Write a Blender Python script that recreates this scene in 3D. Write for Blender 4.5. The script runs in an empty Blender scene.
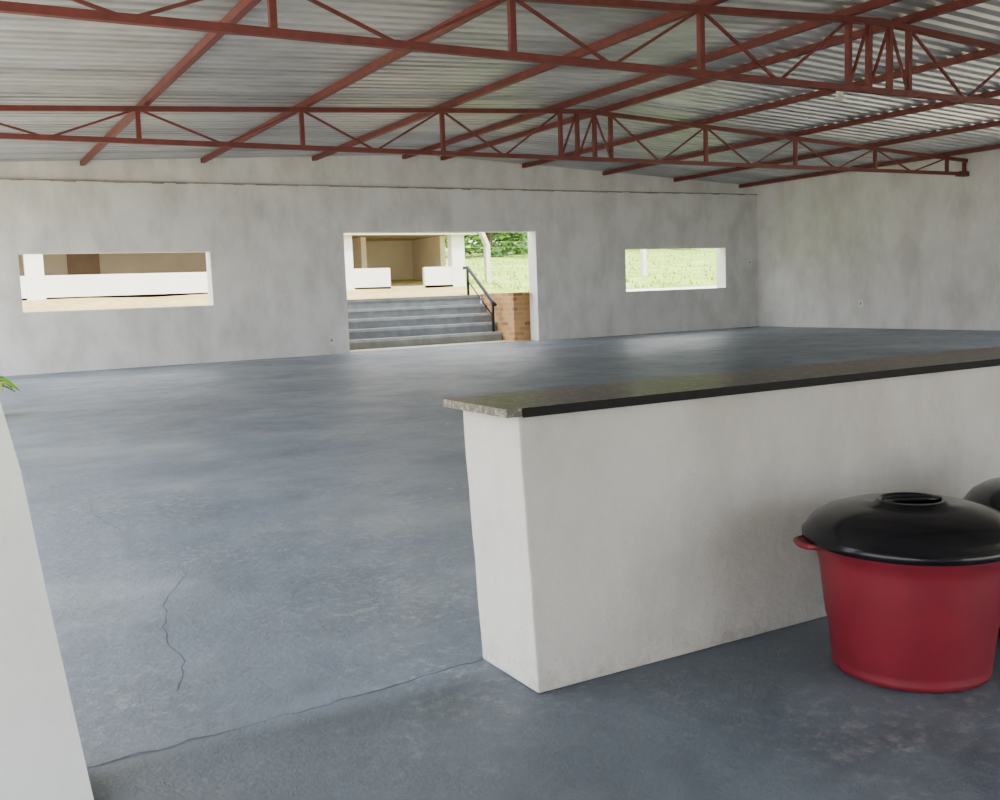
import bpy, math, random
from mathutils import Vector, Matrix
random.seed(7)
S=bpy.context.scene
COL=S.collection

# ------------------------------------------------------------ materials
def newmat(name):
    m=bpy.data.materials.new(name); m.use_nodes=True
    nt=m.node_tree; b=nt.nodes['Principled BSDF']; return m,nt,b
def setp(b,rough=.5,metal=0.,spec=None):
    b.inputs['Roughness'].default_value=rough; b.inputs['Metallic'].default_value=metal
    if spec is not None: b.inputs['Specular IOR Level'].default_value=spec
def coords(nt,scale=(1,1,1)):
    tc=nt.nodes.new('ShaderNodeTexCoord'); mp=nt.nodes.new('ShaderNodeMapping')
    mp.inputs['Scale'].default_value=scale
    nt.links.new(tc.outputs['Object'],mp.inputs['Vector']); return mp.outputs['Vector']
def noise(nt,vec,scale,detail=5,rough=.55):
    n=nt.nodes.new('ShaderNodeTexNoise'); n.inputs['Scale'].default_value=scale
    n.inputs['Detail'].default_value=detail; n.inputs['Roughness'].default_value=rough
    nt.links.new(vec,n.inputs['Vector']); return n.outputs['Fac']
def ramp(nt,fac,stops):
    r=nt.nodes.new('ShaderNodeValToRGB'); el=r.color_ramp.elements
    while len(el)<len(stops): el.new(.5)
    for e,(p,c) in zip(el,stops): e.position=p; e.color=(*c,1)
    nt.links.new(fac,r.inputs['Fac']); return r.outputs['Color']
def mix(nt,fac,a,b,mode='MIX'):
    m=nt.nodes.new('ShaderNodeMix'); m.data_type='RGBA'; m.blend_type=mode
    for s,v in ((m.inputs[0],fac),(m.inputs[6],a),(m.inputs[7],b)):
        if isinstance(v,(int,float)): s.default_value=v
        elif isinstance(v,tuple): s.default_value=(*v,1)
        else: nt.links.new(v,s)
    return m.outputs[2]
def bump(nt,b,h,strength=.3,dist=.01):
    n=nt.nodes.new('ShaderNodeBump'); n.inputs['Strength'].default_value=strength; n.inputs['Distance'].default_value=dist
    nt.links.new(h,n.inputs['Height']); nt.links.new(n.outputs['Normal'],b.inputs['Normal'])
def plain(name,c,rough=.5,metal=0.,var=.15,scale=8,bmp=0.,spec=None):
    m,nt,b=newmat(name); setp(b,rough,metal,spec)
    v=coords(nt); f=noise(nt,v,scale)
    d=tuple(x*(1-var) for x in c); l=tuple(min(1,x*(1+var)) for x in c)
    nt.links.new(ramp(nt,f,[(.3,d),(.7,l)]),b.inputs['Base Color'])
    if bmp: bump(nt,b,noise(nt,v,scale*6),bmp,.005)
    return m
def plaster(name,c1,c2,c3,stain=.5,bs=.25,grime=0,fine=1.1):
    m,nt,b=newmat(name); setp(b,.75,0,.3)
    v=coords(nt); f=noise(nt,v,.9,6,.6)
    col=ramp(nt,f,[(.25,c1),(.5,c2),(.75,c3)])
    vs=coords(nt,(1.2,1.2,.6)); s=noise(nt,vs,fine,7,.65)
    sc=ramp(nt,s,[(.36,(.76,.75,.73)),(.56,(1,1,1))])
    col=mix(nt,stain,col,sc,'MULTIPLY')
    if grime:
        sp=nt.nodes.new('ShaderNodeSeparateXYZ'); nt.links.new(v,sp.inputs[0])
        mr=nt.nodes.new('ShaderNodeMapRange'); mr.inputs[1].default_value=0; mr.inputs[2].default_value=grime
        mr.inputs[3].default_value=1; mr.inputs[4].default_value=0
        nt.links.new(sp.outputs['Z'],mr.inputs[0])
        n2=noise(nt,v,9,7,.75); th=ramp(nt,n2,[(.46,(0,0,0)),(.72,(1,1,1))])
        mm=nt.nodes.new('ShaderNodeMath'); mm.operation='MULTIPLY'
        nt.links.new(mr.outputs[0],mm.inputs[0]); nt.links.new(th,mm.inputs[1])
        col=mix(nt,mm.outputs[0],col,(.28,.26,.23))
    nt.links.new(col,b.inputs['Base Color'])
    bump(nt,b,noise(nt,v,22,9,.72),bs,.012)
    return m
M_wall=plaster('wall_plaster',(.68,.685,.67),(.77,.77,.76),(.83,.825,.815),.75,.4)
M_right=plaster('right_wall_plaster',(.66,.65,.635),(.75,.74,.725),(.82,.81,.795),.7)
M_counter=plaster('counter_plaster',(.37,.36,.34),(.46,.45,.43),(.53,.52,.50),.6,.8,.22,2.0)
M_cend_lit=plaster('counter_lit_end_plaster',(.54,.535,.51),(.64,.635,.61),(.72,.71,.69),.35,.9,.15,3.0)  # lighter copy of the counter plaster, side light painted into the end
M_white=plaster('white_paint',(.80,.80,.79),(.85,.85,.84),(.88,.88,.87),.2,.4)
M_pier=plaster('pier_paint',(.50,.52,.52),(.58,.60,.60),(.64,.66,.66),.2,.3)
M_red=plain('red_oxide_steel',(.145,.030,.026),.55,0,.25,5)
def zinc():
    m,nt,b=newmat('zinc_sheet'); setp(b,.42,.45)
    v=coords(nt,(.10,1.0,1)); f=noise(nt,v,1.3,3)
    v2=coords(nt,(.35,1,1)); f2=noise(nt,v2,4,6,.65)
    c=ramp(nt,f,[(.35,(.40,.42,.45)),(.65,(.66,.68,.71))])
    c=mix(nt,.55,c,ramp(nt,f2,[(.35,(.6,.6,.61)),(.6,(1,1,1))]),'MULTIPLY')
    nt.links.new(c,b.inputs['Base Color']); return m
M_zinc=zinc()
def floor_mat():
    m,nt,b=newmat('painted_concrete_floor'); setp(b,.42,0,.5)
    v=coords(nt); f=noise(nt,v,.5,7,.62)
    c=ramp(nt,f,[(.34,(.125,.165,.220)),(.5,(.185,.230,.290)),(.66,(.31,.355,.40))])
    f2=noise(nt,v,2.6,10,.74)
    c=mix(nt,.75,c,ramp(nt,f2,[(.40,(.66,.67,.69)),(.57,(1,1,1))]),'MULTIPLY')
    # scuffed, chalky patches
    f3=noise(nt,v,14,9,.82)
    w=ramp(nt,f3,[(.50,(0,0,0)),(.66,(.85,.85,.85))])
    f4=noise(nt,v,.7,5,.6)
    w2=ramp(nt,f4,[(.44,(.10,.10,.10)),(.62,(1,1,1))])
    wm=mix(nt,1.0,w,w2,'MULTIPLY')
    c=mix(nt,wm,c,(.46,.48,.49))
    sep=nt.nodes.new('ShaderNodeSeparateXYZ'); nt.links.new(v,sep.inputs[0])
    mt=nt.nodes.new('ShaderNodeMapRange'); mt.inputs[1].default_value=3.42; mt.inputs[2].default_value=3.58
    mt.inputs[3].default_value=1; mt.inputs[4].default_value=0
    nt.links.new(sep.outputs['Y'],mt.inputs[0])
    dk=mix(nt,1.0,c,(.52,.525,.52),'MULTIPLY')  # shade over the near floor, painted in as a darker tone
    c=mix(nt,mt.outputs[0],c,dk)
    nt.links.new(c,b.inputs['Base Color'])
    nt.links.new(ramp(nt,f2,[(.38,(.32,)*3),(.62,(.55,)*3)]),b.inputs['Roughness'])
    bump(nt,b,noise(nt,v,10,10,.78),.8,.014)
    return m
M_floor=floor_mat()
def granite():
    m,nt,b=newmat('dark_granite'); setp(b,.3,0,.45)
    v=coords(nt); f=noise(nt,v,38,5,.85)
    nt.links.new(ramp(nt,f,[(.44,(.014,.013,.012)),(.53,(.075,.067,.055)),(.60,(.27,.24,.20))]),b.inputs['Base Color']); return m
M_granite=granite()
M_granite_edge=plain('granite_edge',(.005,.005,.005),.5,0,.2,40,0,.12)
M_binred=plain('red_plastic',(.150,.008,.018),.45,0,.12,6)
M_binblack=plain('black_plastic',(.004,.004,.006),.2,0,.2,6,0,.3)
M_crack=plain('crack_dirt',(.11,.13,.155),.9,0,.3,20)
M_line=plain('ledge_dirt',(.30,.25,.22),.9,0,.3,3)
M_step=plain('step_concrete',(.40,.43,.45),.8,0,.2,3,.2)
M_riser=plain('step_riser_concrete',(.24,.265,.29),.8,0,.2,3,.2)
M_landing=plain('landing_concrete',(.55,.49,.33),.8,0,.2,3)
M_beige=plain('beige_wall_paint',(.66,.57,.43),.8,0,.08,1)
M_brownceil=plain('wooden_ceiling',(.28,.20,.13),.8,0,.15,2)
M_iron=plain('black_iron',(.01,.012,.016),.4,.3)
M_post=plain('concrete_post',(.68,.66,.62),.9,0,.15,5)
M_wire=plain('galvanized_wire',(.30,.31,.30),.5,.6)
M_leaf=plain('tree_leaf',(.10,.21,.045),.6,0,.7,1.2)
M_bark=plain('bark',(.10,.07,.045),.9)
M_grassb=plain('grass_blade',(.26,.40,.06),.6,0,.5,.9)
M_plastic=plain('white_plastic',(.75,.75,.72),.4)
M_slot=plain('socket_slot',(.10,.10,.10),.6)
def brick():
    m,nt,b=newmat('rough_brick'); setp(b,.9)
    tc=nt.nodes.new('ShaderNodeTexCoord'); sp=nt.nodes.new('ShaderNodeSeparateXYZ'); cb=nt.nodes.new('ShaderNodeCombineXYZ')
    nt.links.new(tc.outputs['Object'],sp.inputs[0])
    ad=nt.nodes.new('ShaderNodeMath'); nt.links.new(sp.outputs['X'],ad.inputs[0]); nt.links.new(sp.outputs['Y'],ad.inputs[1])
    nt.links.new(ad.outputs[0],cb.inputs['X']); nt.links.new(sp.outputs['Z'],cb.inputs['Y'])
    t=nt.nodes.new('ShaderNodeTexBrick'); t.inputs['Scale'].default_value=1
    t.inputs['Brick Width'].default_value=.40; t.inputs['Row Height'].default_value=.15; t.inputs['Mortar Size'].default_value=.022
    t.inputs['Color1'].default_value=(.64,.34,.14,1); t.inputs['Color2'].default_value=(.30,.14,.07,1); t.inputs['Mortar'].default_value=(.50,.36,.19,1)
    nt.links.new(cb.outputs[0],t.inputs['Vector']); nt.links.new(t.outputs['Color'],b.inputs['Base Color']); return m
M_brick=brick()
def ground_mat():
    m,nt,b=newmat('yard_soil_and_grass'); setp(b,.95,0,.1)
    v=coords(nt); f=noise(nt,v,.6,8,.7); f2=noise(nt,v,4,5,.7)
    g=ramp(nt,f,[(.3,(.17,.32,.03)),(.5,(.34,.52,.06)),(.68,(.62,.62,.26))])
    g=mix(nt,.6,g,ramp(nt,f2,[(.35,(.55,.6,.5)),(.6,(1,1,1))]),'MULTIPLY')
    s=ramp(nt,f,[(.3,(.44,.34,.16)),(.7,(.62,.48,.23))])
    s=mix(nt,.6,s,ramp(nt,f2,[(.35,(.50,.58,.36)),(.6,(1,1,1))]),'MULTIPLY')
    sp=nt.nodes.new('ShaderNodeSeparateXYZ'); nt.links.new(v,sp.inputs[0])
    mr=nt.nodes.new('ShaderNodeMapRange'); mr.inputs[1].default_value=15.5; mr.inputs[2].default_value=17.0
    nt.links.new(sp.outputs['X'],mr.inputs[0])
    nt.links.new(mix(nt,mr.outputs[0],s,g),b.inputs['Base Color']); return m
M_ground=ground_mat()

# ------------------------------------------------------------ mesh builder
class MB:
    def __init__(s): s.v=[];s.f=[];s.m=[];s.mats=[];s.sm=[]
    def mi(s,m):
        if m not in s.mats: s.mats.append(m)
        return s.mats.index(m)
    def add(s,vs,fs,m,smooth=False):
        o=len(s.v); k=s.mi(m); s.v+= [tuple(p) for p in vs]
        for f in fs: s.f.append([i+o for i in f]); s.m.append(k); s.sm.append(smooth)
    def box(s,x0,x1,y0,y1,z0,z1,m):
        s.add([(x0,y0,z0),(x1,y0,z0),(x1,y1,z0),(x0,y1,z0),(x0,y0,z1),(x1,y0,z1),(x1,y1,z1),(x0,y1,z1)],
              [(0,3,2,1),(4,5,6,7),(0,1,5,4),(1,2,6,5),(2,3,7,6),(3,0,4,7)],m)
    def beam(s,a,b,w,h,m,up=(0,0,1)):
        a=Vector(a);b=Vector(b);d=(b-a).normalized();u=Vector(up)
        if abs(d.dot(u))>.95: u=Vector((0,1,0))
        x=d.cross(u).normalized();z=x.cross(d).normalized()
        vs=[]
        for p in (a,b):
            for i,j in ((-1,-1),(1,-1),(1,1),(-1,1)): vs.append(p+x*(i*w/2)+z*(j*h/2))
        s.add(vs,[(0,1,2,3),(7,6,5,4),(0,4,5,1),(1,5,6,2),(2,6,7,3),(3,7,4,0)],m)
    def tube(s,pts,r,m,n=10):
        pts=[Vector(p) for p in pts]; rings=[];N=len(pts)
        for i,p in enumerate(pts):
            d=(pts[min(i+1,N-1)]-pts[max(i-1,0)]).normalized()
            u=Vector((0,0,1)) if abs(d.z)<.9 else Vector((0,1,0))
            x=d.cross(u).normalized();z=x.cross(d)
            rr=r[i] if isinstance(r,(list,tuple)) else r
            rings.append([p+x*(rr*math.cos(2*math.pi*k/n))+z*(rr*math.sin(2*math.pi*k/n)) for k in range(n)])
        vs=[q for R in rings for q in R]; fs=[]
        for i in range(N-1):
            for k in range(n): fs.append((i*n+k,i*n+(k+1)%n,(i+1)*n+(k+1)%n,(i+1)*n+k))
        fs.append(tuple(range(n))[::-1]); fs.append(tuple((N-1)*n+k for k in range(n)))
        s.add(vs,fs,m,True)
    def lathe(s,cx,cy,prof,m,n=64):
        vs=[];fs=[]
        for r,z in prof:
            for k in range(n):
                a=2*math.pi*k/n
                vs.append((cx+r*math.cos(a),cy+r*math.sin(a),z))
        for i in range(len(prof)-1):
            for k in range(n): fs.append((i*n+k,i*n+(k+1)%n,(i+1)*n+(k+1)%n,(i+1)*n+k))
        s.add(vs,fs,m,True)
    def obj(s,name,bevel=0):
        me=bpy.data.meshes.new(name); me.from_pydata(s.v,[],s.f)
        for m in s.mats: me.materials.append(m)
        me.polygons.foreach_set('material_index',s.m); me.polygons.foreach_set('use_smooth',s.sm); me.update()
        o=bpy.data.objects.new(name,me); COL.objects.link(o)
        if bevel:
            b=o.modifiers.new('bevel','BEVEL'); b.width=bevel; b.segments=2; b.limit_method='ANGLE'
        return o

W=24.83; D=25.68; TH=.3; XL=-.7; YS=-2.5
HW=4.48; XR=12.34; SL=.05; ZR=5.38
def roofz(x): return ZR-SL*abs(x-XR)

# ------------------------------------------------------------ room shell
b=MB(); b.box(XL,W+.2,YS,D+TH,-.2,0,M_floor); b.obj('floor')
x1,x2,Hd=9.84,15.92,3.27
wins=[(1.88,6.28,1.43,2.80),(19.20,23.38,1.36,2.71)]
b=MB()
def seg(x0,x1_,z0,z1): b.box(x0,x1_,D,D+TH,z0,z1,M_wall)
a,c=wins
seg(XL,a[0],0,HW); seg(a[0],a[1],0,a[2]); seg(a[0],a[1],a[3],HW); seg(a[1],x1,0,HW)
seg(x1,x2,Hd,HW); seg(x2,c[0],0,HW); seg(c[0],c[1],0,c[2]); seg(c[0],c[1],c[3],HW); seg(c[1],W+.2,0,HW)
vs=[];g0=D+.07
for y in (g0,D+TH): vs+=[(XL,y,HW),(W+.2,y,HW),(W+.2,y,roofz(W+.2)+.02),(XR,y,ZR+.02),(XL,y,roofz(XL)+.02)]
b.add(vs,[(0,1,2,3,4),(9,8,7,6,5),(0,5,6,1),(1,6,7,2),(2,7,8,3),(3,8,9,4),(4,9,5,0)],M_wall)
b.obj('wall_back')
def lining(name,x0,x1_,z0,z1,sill):
    b=MB(); e=.012; o=.16   # plaster lining projects to the outside as a surround
    b.box(x1_-e,x1_,D+.002,D+TH+o,z0,z1,M_white)
    b.box(x0,x0+e,D+.002,D+TH+.01,z0,z1,M_white)
    b.box(x0+e,x1_-e,D+.002,D+TH+.01,z1-e,z1,M_white)
    if sill: b.box(x0+e,x1_-e,D+.002,D+TH+.03,z0,z0+e,M_white)
    return b.obj(name)
lining('window_1',*wins[0],True); lining('window_2',*wins[1],True); lining('door_1',x1,x2,0,Hd,False)
b=MB(); n=90
pts=[(XL+(W-XL)*i/n) for i in range(n+1)]
for i in range(n):
    t=.012+.028*random.random()
    b.box(pts[i],pts[i+1],D-.012,D+.07,HW-t,HW+.012,M_line)
b.obj('trim_1')
# right wall: solid at the far end, unseen nearer part opened to let in light
b=MB(); zr=roofz(W)+.03
b.box(W,W+.2,13.5,D,0,zr,M_right); b.box(W,W+.2,1,13.5,3.9,zr,M_right); b.box(W,W+.2,YS,1,0,zr,M_right)
b.obj('wall_right')
# unseen left side: opened between posts for daylight, lower head dims the front
b=MB(); zl=roofz(XL)+.03
for y in (YS,3.6,11,18.3,D-.1): b.box(XL-.25,XL,y,y+.4,0,zl,M_wall)
b.box(XL-.25,XL,YS,D+TH,4.1,zl,M_wall); b.box(XL-.25,XL,YS,4.0,2.6,4.1,M_wall)
b.obj('wall_left')
# unseen front wall: added to dim the foreground, opening further right admits light
b=MB()
b.box(XL,W,YS,YS+.2,2.4,roofz(XL),M_wall)
b.box(XL,3.0,YS,YS+.2,0,2.4,M_wall); b.box(13,W,YS,YS+.2,0,2.4,M_wall); b.box(8.5,8.9,YS,YS+.2,0,2.4,M_wall)
b.obj('wall_front')

# corrugated metal roof
b=MB(); per=.30; y=YS-.3
prof=[(0,0),(.11,0),(.14,.055),(.22,.055),(.25,0)]
ys=[]
while y<D+TH+.3:
    for dy,dz in prof: ys.append((y+dy,dz))
    y+=per
xs=[XL-.5,XR,W+.5]
vs=[];fs=[]
for (yy,dz) in ys:
    for x in xs: vs.append((x,yy,roofz(x)+.02+dz))
for i in range(len(ys)-1):
    for k in range(2): fs.append((i*3+k,i*3+k+1,(i+1)*3+k+1,(i+1)*3+k))
b.add(vs,fs,M_zinc); b.obj('ceiling')

# purlins
nodesL=[0.65,3.44,6.25,9.15,11.75]; nodesR=[12.93,15.60,18.5,21.3,24.1]
for x in nodesL+nodesR:
    b=MB(); z=roofz(x)-.045
    b.beam((x,YS,z),(x,D+.06,z),.10,.11,M_red); b.obj('roof_purlin')
# trusses
ZB=4.24
def truss(y):
    b=MB(); zt=lambda x: roofz(x)-.16
    X0=XL+.02; X1=W-.01; r=.085
    b.beam((X0,y,ZB),(X1,y,ZB),r,r,M_red)
    b.beam((X0,y,zt(X0)),(XR,y,zt(XR)),r,r,M_red); b.beam((XR,y,zt(XR)),(X1,y,zt(X1)),r,r,M_red)
    st=[X0+.05,.48,3.29,6.12,8.95,11.68]
    sr=[12.96,15.6,18.4,21.2,24.0,X1-.1]
    for x in st+[12.10,12.54]+sr: b.beam((x,y,ZB),(x,y,zt(x)),.075,.075,M_red)
    for L in (st,sr):
        for p,q in zip(L[:-1],L[1:]):
            if q-p<1.2: continue
            m=(p+q)/2
            b.beam((p,y,zt(p)),(m,y,ZB),.035,.035,M_red); b.beam((m,y,ZB),(q,y,zt(q)),.035,.035,M_red)
    b.beam((11.68,y,ZB),(12.10,y,zt(12.10)),.035,.035,M_red); b.beam((12.96,y,ZB),(12.54,y,zt(12.54)),.035,.035,M_red)
    b.beam((12.10,y,ZB),(12.54,y,zt(12.54)),.035,.035,M_red)
    b.box(W-.35,W-.01,y-.09,y+.09,ZB-.07,ZB+.06,M_red)
    return b.obj('steel_roof_truss')
for y in (17.75,10.25,2.8): truss(y)

# ------------------------------------------------------------ service counter
b=MB(); CX,CY,CY2,HC=1.862,3.17,3.625,1.085
cb_=1.912
NZ=10;vs=[];fs=[];fe=[]
for i in range(NZ+1):
    t=i/NZ; x=cb_+(CX-cb_)*t+random.uniform(-.002,.002); z=HC*t
    vs+=[(x,CY+random.uniform(-.002,.002),z),(9,CY,z),(9,CY2,z),(x,CY2,z)]
for i in range(NZ):
    for k in range(4): (fe if k==3 else fs).append((i*4+k,i*4+(k+1)%4,(i+1)*4+(k+1)%4,(i+1)*4+k))
fs.append((3,2,1,0)); k=NZ*4; fs.append((k,k+1,k+2,k+3))
b.add(vs,fs,M_counter); ke=b.mi(M_cend_lit)
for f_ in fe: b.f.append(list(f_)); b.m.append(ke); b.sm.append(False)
o=b.obj('service_counter',.010)
b=MB(); b.box(CX-.062,9.05,CY-.025,CY2+.04,HC,HC+.032,M_granite)
b.box(CX+.005,9.05,CY-.030,CY-.0255,HC-.004,HC+.0315,M_granite_edge)
o2=b.obj('granite_top'); o2.parent=o

# battered pier at the left of the passage
b=MB(); prof=[(0,.318),(.364,.274),(.714,.232),(1.08,.193),(1.29,.155),(1.8,.09),(2.4,0)]
vs=[];fs=[]
for z,x in prof: vs+=[(XL,3.20,z),(x,3.20,z),(x-.02,3.52,z),(XL,3.52,z)]
for i in range(len(prof)-1):
    for k in range(4): fs.append((i*4+k,i*4+(k+1)%4,(i+1)*4+(k+1)%4,(i+1)*4+k))
fs.append((3,2,1,0)); k=(len(prof)-1)*4; fs.append((k,k+1,k+2,k+3))
b.add(vs,fs,M_pier); b.obj('masonry_pier')

def ribbon(name,pts,w):
    b=MB(); P=[]
    for i in range(len(pts)-1):
        a=Vector(pts[i]);c=Vector(pts[i+1]);n=max(2,int((c-a).length/.06))
        for k in range(n): P.append(a.lerp(c,k/n)+Vector((random.uniform(-.012,.012),random.uniform(-.012,.012))))
    P.append(Vector(pts[-1]));vs=[];fs=[]
    for i,p in enumerate(P):
        d=(P[min(i+1,len(P)-1)]-P[max(0,i-1)]).normalized();nrm=Vector((-d.y,d.x));ww=w*random.uniform(.2,1)
        vs+=[(p.x+nrm.x*ww,p.y+nrm.y*ww,.002),(p.x-nrm.x*ww,p.y-nrm.y*ww,.002)]
    for i in range(len(P)-1): fs.append((2*i,2*i+1,2*i+3,2*i+2))
    b.add(vs,fs,M_crack); b.obj(name)
ribbon('floor_joint',[(1.92,3.62),(1.2,3.55),(.31,3.51)],.007)
ribbon('floor_crack',[(1.16,6.0),(1.142,5.76),(.947,5.33),(.819,4.686),(.84,4.4),(.74,4.03)],.004)
ribbon('floor_crack',[(1.0,8.6),(.93,7.9),(1.02,7.2)],.003)

# ------------------------------------------------------------ bins
def bin_(cx,cy,rot):
    b=MB()
    body=[(0,.005),(.27,.0),(.293,.01),(.298,.03),(.293,.045),(.300,.06),(.316,.20),(.322,.215),(.345,.42),(.352,.45),(.362,.49),(.380,.505),(.385,.53),(.380,.545),(.36,.55),(.34,.53),(.29,.06),(0,.05)]
    b.lathe(0,0,body,M_binred,96)
    lid=[(.30,.55),(.398,.520),(.412,.527),(.412,.550),(.402,.560),(.392,.578),(.372,.602),(.33,.628),(.27,.648),(.20,.661),(.14,.666),(.128,.680),(.112,.682),(.100,.660),(.06,.652),(0,.652)]
    b.lathe(0,0,lid,M_binblack,72)
    b.tube([(-.11,0,.668),(-.06,0,.678),(.06,0,.678),(.11,0,.668)],.018,M_binblack,12)
    for s in (1,-1):   # small moulded grips under the rim
        P=[]
        for k in range(9):
            t=-1+2*k/8; P.append((s*(.375+.065*(1-t**4)),.085*t,.515))
        b.tube(P,.012,M_binred,8)
        b.box(min(s*.36,s*.43),max(s*.36,s*.43),-.075,.075,.506,.520,M_binred)
    o=b.obj('trash_can'); o.location=(cx,cy,0); o.rotation_euler=(0,0,rot); return o
bin_(3.285,2.57,math.radians(-32)); bin_(4.13,2.45,math.radians(35))

# ------------------------------------------------------------ small fittings
def outlet(loc,axis):
    b=MB(); x,y,z=loc
    if axis=='y':
        b.box(x-.09,x+.09,y-.015,y,z-.12,z+.12,M_plastic); b.box(x-.02,x+.02,y-.02,y-.015,z-.03,z+.03,M_slot)
    else:
        b.box(x-.015,x,y-.09,y+.09,z-.12,z+.12,M_plastic); b.box(x-.02,x-.015,y-.02,y+.02,z-.03,z+.03,M_slot)
    b.obj('wall_outlet')
outlet((W,21.3,.75),'x'); outlet((9.35,D,.38),'y'); outlet((24.45,D,2.2),'y')
b=MB(); b.lathe(15.6,13.9,[(0,5.13),(.07,5.13),(.07,5.09),(.04,5.07),(.04,5.05),(.10,5.0),(.105,4.98),(.05,4.94),(0,4.93)],M_plastic,20); b.obj('ceiling_lamp')
# potted plant
b=MB(); px,py=.42,16.0
b.lathe(px,py,[(0,0),(.15,0),(.2,.3),(.215,.3),(.215,.34),(.185,.34),(.17,.28),(0,.28)],M_binblack,28)
M_pl=plain('plant_leaf',(.10,.42,.03),.45,0,.4,3); M_py=plain('plant_leaf_yellow',(.65,.6,.05),.45,0,.2,3)
for k in range(24):
    a=2*math.pi*k/24+.1; L=random.uniform(.55,.85); H=random.uniform(.3,.65); vs=[];fs=[]
    ca,sa=math.cos(a),math.sin(a)
    for i in range(9):
        t=i/8; w=.085*math.sin(math.pi*min(1,t*.95+.05))+.002
        r=L*t; z=.28+H*1.9*t-1.6*H*t*t*1.05
        vs+=[(px+ca*r-sa*w,py+sa*r+ca*w,z+.01),(px+ca*r,py+sa*r,z-.01),(px+ca*r+sa*w,py+sa*r-ca*w,z+.01)]
    for i in range(8):
        for j in range(2): fs.append((3*i+j,3*i+j+1,3*i+j+4,3*i+j+3))
    b.add(vs,fs,M_py if k%2==0 else M_pl,True)
b.obj('potted_plant')

# ------------------------------------------------------------ outside
GX0,GX1=9.75,15.4; Y0=D+TH; YT=28.2; ZG=1.44
def gz(x,y):
    z=1.44+(y-YT)*.084 if y>=YT else (1.40+.04*(y-Y0)/(YT-Y0) if x<12 else 1.44)
    z+= .03*math.sin(x*1.3+y*.7)*(1 if y>29 else 0)
    return z
b=MB()
gx=[-45,-30,-20]+[-12+2*i for i in range(11)]+[GX0,12,GX1]+[16+2*i for i in range(14)]+[50,60,75,95]
gx=sorted(set(gx)); gy=[Y0,27,YT]+[29+1.5*i for i in range(24)]+[70,80]
vs=[(x,y,gz(x,y)) for y in gy for x in gx]; fs=[]
nx=len(gx)
for j in range(len(gy)-1):
    for i in range(nx-1):
        cx=(gx[i]+gx[i+1])/2; cy=(gy[j]+gy[j+1])/2
        if GX0<cx<GX1 and cy<YT: continue
        fs.append((j*nx+i,j*nx+i+1,(j+1)*nx+i+1,(j+1)*nx+i))
b.add(vs,fs,M_ground,True); b.obj('ground')
b=MB(); b.box(-45,95,-25,YS,-.25,-.05,M_landing); b.box(-45,XL-.25,YS,Y0,-.25,-.05,M_landing); b.box(W+.2,95,YS,Y0,-.25,-.05,M_landing); b.obj('yard_pavement')
b=MB(); b.box(GX0,GX1+1,Y0,27.05,-.2,.012,M_landing); b.obj('landing_slab')
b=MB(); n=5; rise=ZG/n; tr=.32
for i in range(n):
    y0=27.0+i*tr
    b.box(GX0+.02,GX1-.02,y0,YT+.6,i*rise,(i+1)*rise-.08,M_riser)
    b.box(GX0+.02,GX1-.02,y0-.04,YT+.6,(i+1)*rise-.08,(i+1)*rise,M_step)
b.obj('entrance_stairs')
b=MB(); b.box(GX1,GX1+.25,26.25,YT+.1,-.2,ZG+.03,M_brick); b.box(GX1+.25,18,26.25,26.45,-.2,ZG+.03,M_brick); b.obj('brick_retaining_wall')
b=MB(); b.box(GX0-.25,GX0,Y0,YT+.1,-.2,ZG,M_brick); b.obj('brick_retaining_wall')
b=MB(); hx=15.05
top=(hx-.1,28.3,ZG+.88); bot=(hx+.1,27.1,rise+.92)
b.tube([(hx-.1,28.3,ZG),top],.045,M_iron); b.tube([(hx+.1,27.1,rise),bot],.045,M_iron)
b.tube([(hx-.12,28.5,ZG+.86),top,bot,(hx+.12,26.95,rise+.82)],.055,M_iron)
b.tube([(hx-.1,28.3,ZG+.45),(hx+.1,27.1,rise+.48)],.022,M_iron)
b.obj('handrail')
# neighbouring building with porch
b=MB(); YP=32; zg=1.70; zc=3.62
b.box(-14,13.9,YP,YP+.15,zg,2.46,M_white); b.box(15.2,16.8,YP,YP+.15,zg,2.46,M_white)
for x in (-7.2,-2.0,2.75,8.0,12.3,16.55): b.box(x-.25,x+.25,YP-.03,YP+.3,zg,zc,M_white)
b.box(-14,17.0,36,36.2,zg,zc,M_beige)
b.box(13.6,13.8,33.8,36,zg,zc,M_beige)
b.box(16.6,16.8,33.5,36,zg,zc,M_beige)
b.box(-14,17.0,YP,36.2,1.6,1.82,M_landing)
b.box(-14.3,17.2,YP-.3,36.4,zc,zc+.12,M_brownceil)
b.box(-14.3,17.2,YP-.3,YP-.2,zc-.05,zc+.25,M_white)
for x in (-4.5,1.0,4.6,10.2):
    b.box(x-.5,x+.5,35.95,35.999,1.82,3.4,M_brownceil)
rz=zc+.12
b.add([(-14.5,YP-.4,rz),(17.4,YP-.4,rz),(17.4,40,rz),(-14.5,40,rz),(-14.5,36,rz+1.3),(17.4,36,rz+1.3)],
      [(0,1,5,4),(2,3,4,5),(1,2,5),(3,0,4)],M_brick)
b.obj('neighboring_building')
# fence
b=MB(); fy=33.2
for x in [18.4,22.05,25.75,31,36,41]:
    z=gz(x,fy)
    b.beam((x,fy,z-.1),(x,fy,z+1.45),.18,.18,M_post); b.beam((x,fy,z+1.4),(x-.28,fy-.1,z+1.9),.16,.16,M_post)
for h in (.1,.4,.7,1.0,1.3,1.5):
    b.beam((17.2,fy,gz(18,fy)+h),(45,fy,gz(40,fy)+h),.007,.007,M_wire)
x=17.2
while x<45:
    z=gz(x,fy)
    b.beam((x,fy,z+.1),(x+1.0,fy,z+1.5),.004,.004,M_wire); b.beam((x+1.0,fy,z+.1),(x,fy,z+1.5),.004,.004,M_wire); x+=.5
b.obj('wire_fence')
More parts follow.
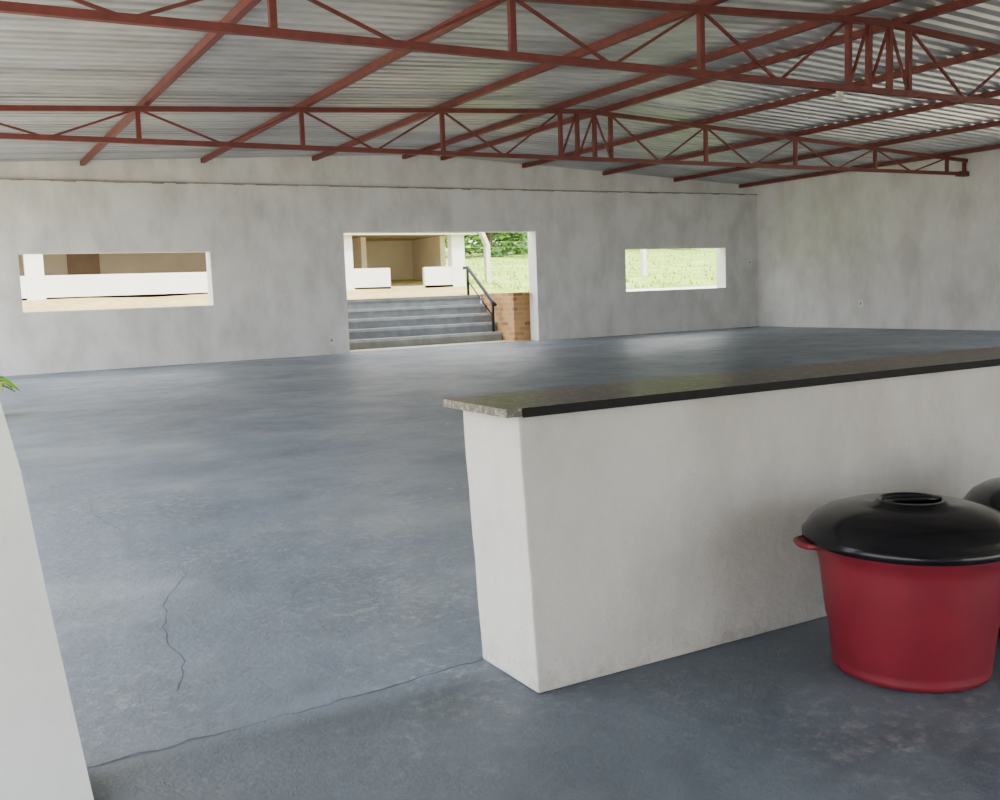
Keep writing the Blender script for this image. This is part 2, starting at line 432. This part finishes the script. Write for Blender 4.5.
# grass tufts
b=MB()
for k in range(4500):
    y=28.3+35*random.random()**1.2; x=17.2+random.random()*(y*1.35-14)
    z=gz(x,y); h=random.uniform(.04,.12)*(1+y/80); a=random.random()*6.28; w=.03+.03*random.random()
    dx,dy=math.cos(a)*w,math.sin(a)*w; l=random.uniform(-.15,.15)
    b.add([(x-dx,y-dy,z-.02),(x+dx,y+dy,z-.02),(x+l,y+l*.5,z+h)],[(0,1,2)],M_grassb)
b.obj('grass_tufts')
def tree(x,y,h,r):
    b=MB(); z=gz(x,y)
    b.tube([(x,y,z-.2),(x+.1,y,z+h*.35),(x-.1,y+.1,z+h*.7)],[.28,.2,.08],M_bark,8)
    cl=[(random.uniform(-r,r)*.8,random.uniform(-r,r)*.6,h*random.uniform(.12,1),r*random.uniform(.35,.6)) for _ in range(16)]
    for cx,cy,cz,cr in cl:
        for _ in range(130):
            v=Vector((random.gauss(0,1),random.gauss(0,1),random.gauss(0,1))).normalized()*cr*random.uniform(.5,1)
            p=Vector((x+cx,y+cy,z+cz))+v
            s=random.uniform(.16,.34); q=Matrix.Rotation(random.random()*6.28,3,'Z')@Matrix.Rotation(random.random()*3.1,3,'X')
            pts=[p+q@Vector(t)*s for t in ((-1,0,0),(0,-.5,.1),(1,0,0),(0,.5,.1))]
            b.add(pts,[(0,1,2,3)],M_leaf)
    b.obj('tree')
for x,y,h,r in ((26,54,5,2.6),(30,54,4.5,2.6),(34,57,6,3),(37,60,7,4),(42,62,7,4),(48,62,7,4),(55,64,8,4.5),(64,64,8,4.5),(73,66,8,5)): tree(x,y,h,r)

# ------------------------------------------------------------ light
w=bpy.data.worlds.new('sky'); S.world=w; w.use_nodes=True
nt=w.node_tree; bg=nt.nodes['Background']; bg.inputs['Color'].default_value=(.98,.99,1,1); bg.inputs['Strength'].default_value=5.8
sd=bpy.data.lights.new('sun','SUN'); sd.energy=11; sd.angle=.15; sd.color=(1,.95,.86)
so=bpy.data.objects.new('sun',sd); COL.objects.link(so); so.location=(0,-10,30)
so.rotation_euler=Vector((-.12,.47,-.87)).to_track_quat('-Z','Y').to_euler()

# ------------------------------------------------------------ camera
yaw,pitch,roll=.5136,.1090,-.0364
f=Vector((math.sin(yaw)*math.cos(pitch),math.cos(yaw)*math.cos(pitch),-math.sin(pitch)))
r=Vector((math.cos(yaw),-math.sin(yaw),0)); u=r.cross(f)
c,s=math.cos(roll),math.sin(roll); r2=c*r+s*u; u2=-s*r+c*u
cd=bpy.data.cameras.new('camera'); cd.sensor_width=36; cd.lens=36; cd.clip_end=500
co=bpy.data.objects.new('camera',cd); COL.objects.link(co)
m=Matrix((r2,u2,-f)).transposed().to_4x4(); m.translation=Vector((0,0,1.55)); co.matrix_world=m
S.camera=co
